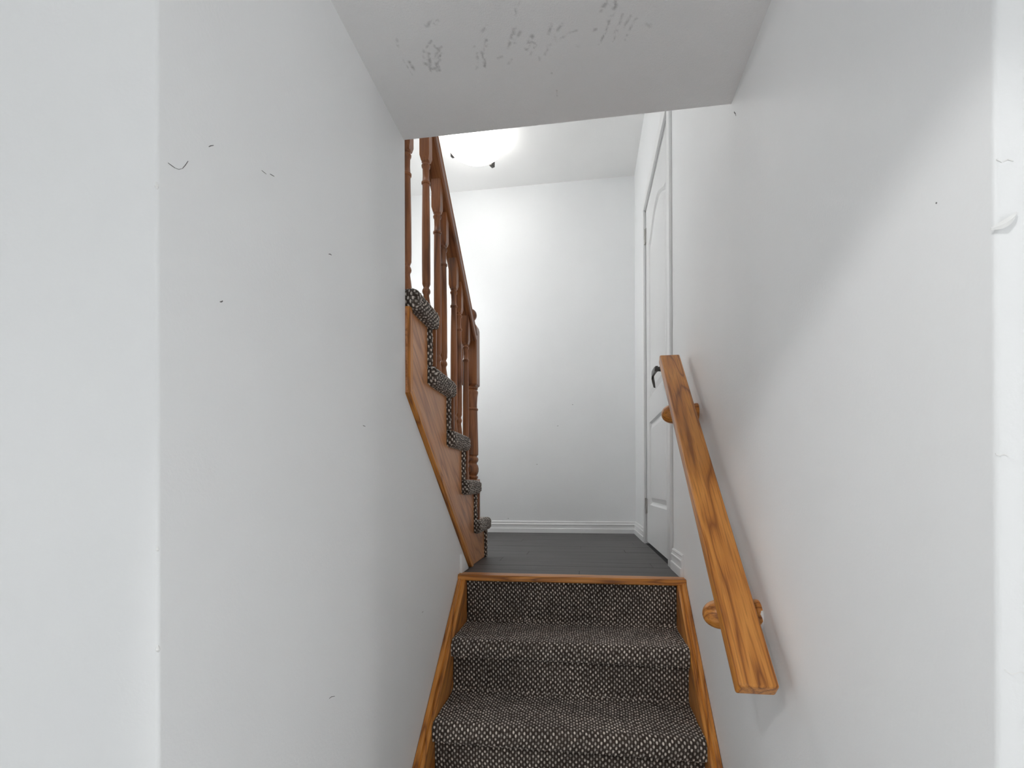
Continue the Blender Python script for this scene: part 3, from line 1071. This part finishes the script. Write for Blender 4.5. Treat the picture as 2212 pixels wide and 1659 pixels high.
# ------------------------------------------------------------------ wall handrail on the right
hr = thing('wall_handrail', (XR, 1.42, 0), 'flat honey oak handrail on two turned wooden brackets on the right wall', 'handrail')
A, B = Vector((0.3165, 0.955, -0.008)), Vector((0.3165, 1.888, 0.847))
d = (B - A).normalized()
n = Vector((0, -d.z, d.y))
Lh = (B - A).length
hw, tk = 0.036, 0.034
mb = MB().box(0, Lh, -hw, hw, -tk, 0)
rl = mb.build('rail', OAK_X, bevel=0.0065, seg=4)
place(rl, A, d, n)
bpy.context.view_layer.update()
child(rl, hr)
for (y, z) in ((1.166, 0.070), (1.752, 0.607)):
    prof = [(0, .0345), (-.006, .0350), (-.012, .0335), (-.016, .0285), (-.022, .0262), (-.034, .0258), (-.050, .0262), (-.060, .0285)]
    for t in np.linspace(.1, 1.0, 9):
        a_ = t * math.pi / 2
        prof.append((-.072 - .046 * math.sin(a_), max(.0008, .034 * math.cos(a_) ** .85)))
    prof.insert(8, (-.068, .0335))
    o = MB().lathe(prof, 28, 'x').build('bracket', OAK_X, smooth=True, angle=50)
    o.location = (XR, y, z)
    bpy.context.view_layer.update()
    child(o, hr)
    if y < 1.4:
        mb = MB()
        for k in range(9):
            a_ = math.radians(150 + 100 * k / 8)
            wv = .006 * (0.55 + .45 * math.sin(k * 1.7))
            for hx, rr_ in ((0, .0346), (0, .0360), (-wv, .0358), (-wv, .0346)):
                mb.v.append((hx, rr_ * math.cos(a_), rr_ * math.sin(a_)))
        for k in range(8):
            for j in range(4):
                mb.f.append((4 * k + j, 4 * k + (j + 1) % 4, 4 * k + 4 + (j + 1) % 4, 4 * k + 4 + j))
        mb.f += [(0, 1, 2, 3), (32, 35, 34, 33)]
        ch = mb.build('paint_smear', TRIMW)
        ch.location = (XR, y, z)
        bpy.context.view_layer.update()
        ch.parent = o
        ch.matrix_parent_inverse = o.matrix_world.inverted()

# ------------------------------------------------------------------ dome light on the landing ceiling
LX, LY, LZ = -0.70, 3.19, ZT
lamp = thing('ceiling_light', (LX, LY, LZ), 'glowing white frosted dome light on the landing ceiling', 'ceiling light')
MB().lathe([(0, .150), (-.022, .155), (-.034, .150), (-.036, .05)], 40).build('lamp_base', TRIMW, lamp, smooth=True)
prof = [(-.040, .188), (-.046, .192)]
for t in np.linspace(0.08, 1, 14):
    a_ = t * math.pi / 2
    prof.append((-.046 - .098 * math.sin(a_), max(.001, .192 * math.cos(a_))))
MB().lathe(prof, 48).build('glass_dome', DOMEGL, lamp, smooth=True, angle=80)
for ang in (66, 158, 270):
    a_ = math.radians(ang)
    c = MB().box(-.022, .016, -.012, .012, -.104 if ang == 66 else -.078, -.034).build('clip', BRONZE, lamp, bevel=.003)
    c.location = (.188 * math.cos(a_), .188 * math.sin(a_), 0)
    c.rotation_euler = (0, 0, a_)

# ------------------------------------------------------------------ spotlight of the lower room (behind the viewer), then added fill lamps out of view
SP, AIM = Vector((-0.55, -0.42, ZC)), Vector((XR, 0.72, -0.25))
t = thing('spotlight', SP, 'small swivelling ceiling spotlight in the lower room turned towards the stairs', 'spotlight')
MB().lathe([(0, .045), (-.012, .046), (-.018, .040), (-.020, .012), (-.050, .010)], 28).build('ceiling_plate', TRIMW, t, smooth=True)
hp = Vector((0, 0, -.055))
ax = (AIM - SP - hp).normalized()
head = MB().lathe([(-.045, .014), (-.040, .030), (-.030, .036), (.040, .040), (.046, .040), (.046, .034), (.038, .030)], 28, 'x').build('spot_head', TRIMW, t, smooth=True)
head.matrix_local = Matrix.Translation(hp) @ ax.to_track_quat('X', 'Z').to_matrix().to_4x4()
MB().lathe([(.036, .001), (.037, .030), (.039, .029)], 24, 'x').build('lens', LENS, head, smooth=True)
ld = bpy.data.lights.new('spot_bulb', 'SPOT')
ld.energy = SPOT_WATTS
ld.color = (1.0, 0.995, 0.985)
ld.spot_size = math.radians(2 * 27.5)
ld.spot_blend = 0.30
ld.shadow_soft_size = 0.028
lo = bpy.data.objects.new('spot_bulb', ld)
COL.objects.link(lo)
lo.parent = t
lo.matrix_local = Matrix.Translation(hp + ax * .055) @ ax.to_track_quat('-Z', 'Y').to_matrix().to_4x4()


def glow(name, strength):
    return plain(name, (0.9, 0.9, 0.9), 0.4, 0.0, (0.997, 0.997, 0.99), strength)


def fill_lamp(x, y, zc, strength, name, label):  # unseen lamp, added to brighten the stairwell walls and low ceiling
    """globe on a slim pole with a round foot"""
    t = thing('fill_lamp', (x, y, ZF), label, 'added fill lamp')
    h = zc - ZF
    MB().lathe([(0, .15), (.012, .15), (.022, .135), (.030, .03), (.034, .012)], 32).build('base', BRONZE, t, smooth=True)
    MB().lathe([(.030, .011), (h - .175, .011), (h - .170, .04), (h - .155, .06)], 16).build('pole', BRONZE, t, smooth=True)
    pr_ = [(h - .170 * math.cos(a_), max(.002, .170 * math.sin(a_))) for a_ in np.linspace(.40, math.pi - .02, 16)]
    MB().lathe(pr_, 28).build('glass_globe', glow(name, strength), t, smooth=True, angle=80)


fill_lamp(3.30, -1.50, 0.30, FILL_RIGHT, 'right_fill_glass', 'added fill globe on a pole in the lower room towards the right wall')
fill_lamp(-3.40, -1.50, 0.30, FILL_LEFT, 'left_fill_glass', 'added fill globe on a pole in the lower room towards the left wall')

t = thing('ceiling_light', (-1.04, 1.02, ZT), 'added fill globe on the ceiling above the head of the upper stair flight', 'ceiling light')  # unseen globe added to even out the light on the landing
MB().lathe([(0, .07), (-.020, .072), (-.026, .05)], 28).build('lamp_base', TRIMW, t, smooth=True)
MB().lathe([(-.024, .05)] + [(-.15 - .14 * math.cos(a_), max(.002, .15 * math.sin(a_))) for a_ in np.linspace(.45, math.pi - .02, 14)], 28).build('glass_globe', glow('hall_fill_glass', HALL_FILL), t, smooth=True, angle=80)

t = thing('side_fill_globe', (XOUT, 2.95, 1.60), 'white fill globe added on the hidden side wall of the landing', 'wall lamp')  # out-of-view globe added as side fill for landing wall and door
MB().lathe([(0, .055), (.014, .055), (.020, .045), (.022, .016), (.06, .014), (.062, .03)], 24, 'x').build('wall_plate', TRIMW, t, smooth=True)
MB().lathe([(.058, .045)] + [(.175 - .125 * math.cos(a_), max(.002, .13 * math.sin(a_))) for a_ in np.linspace(.42, math.pi - .02, 14)], 28, 'x').build('glass_globe', glow('side_fill_glass', SIDE_FILL), t, smooth=True, angle=80)
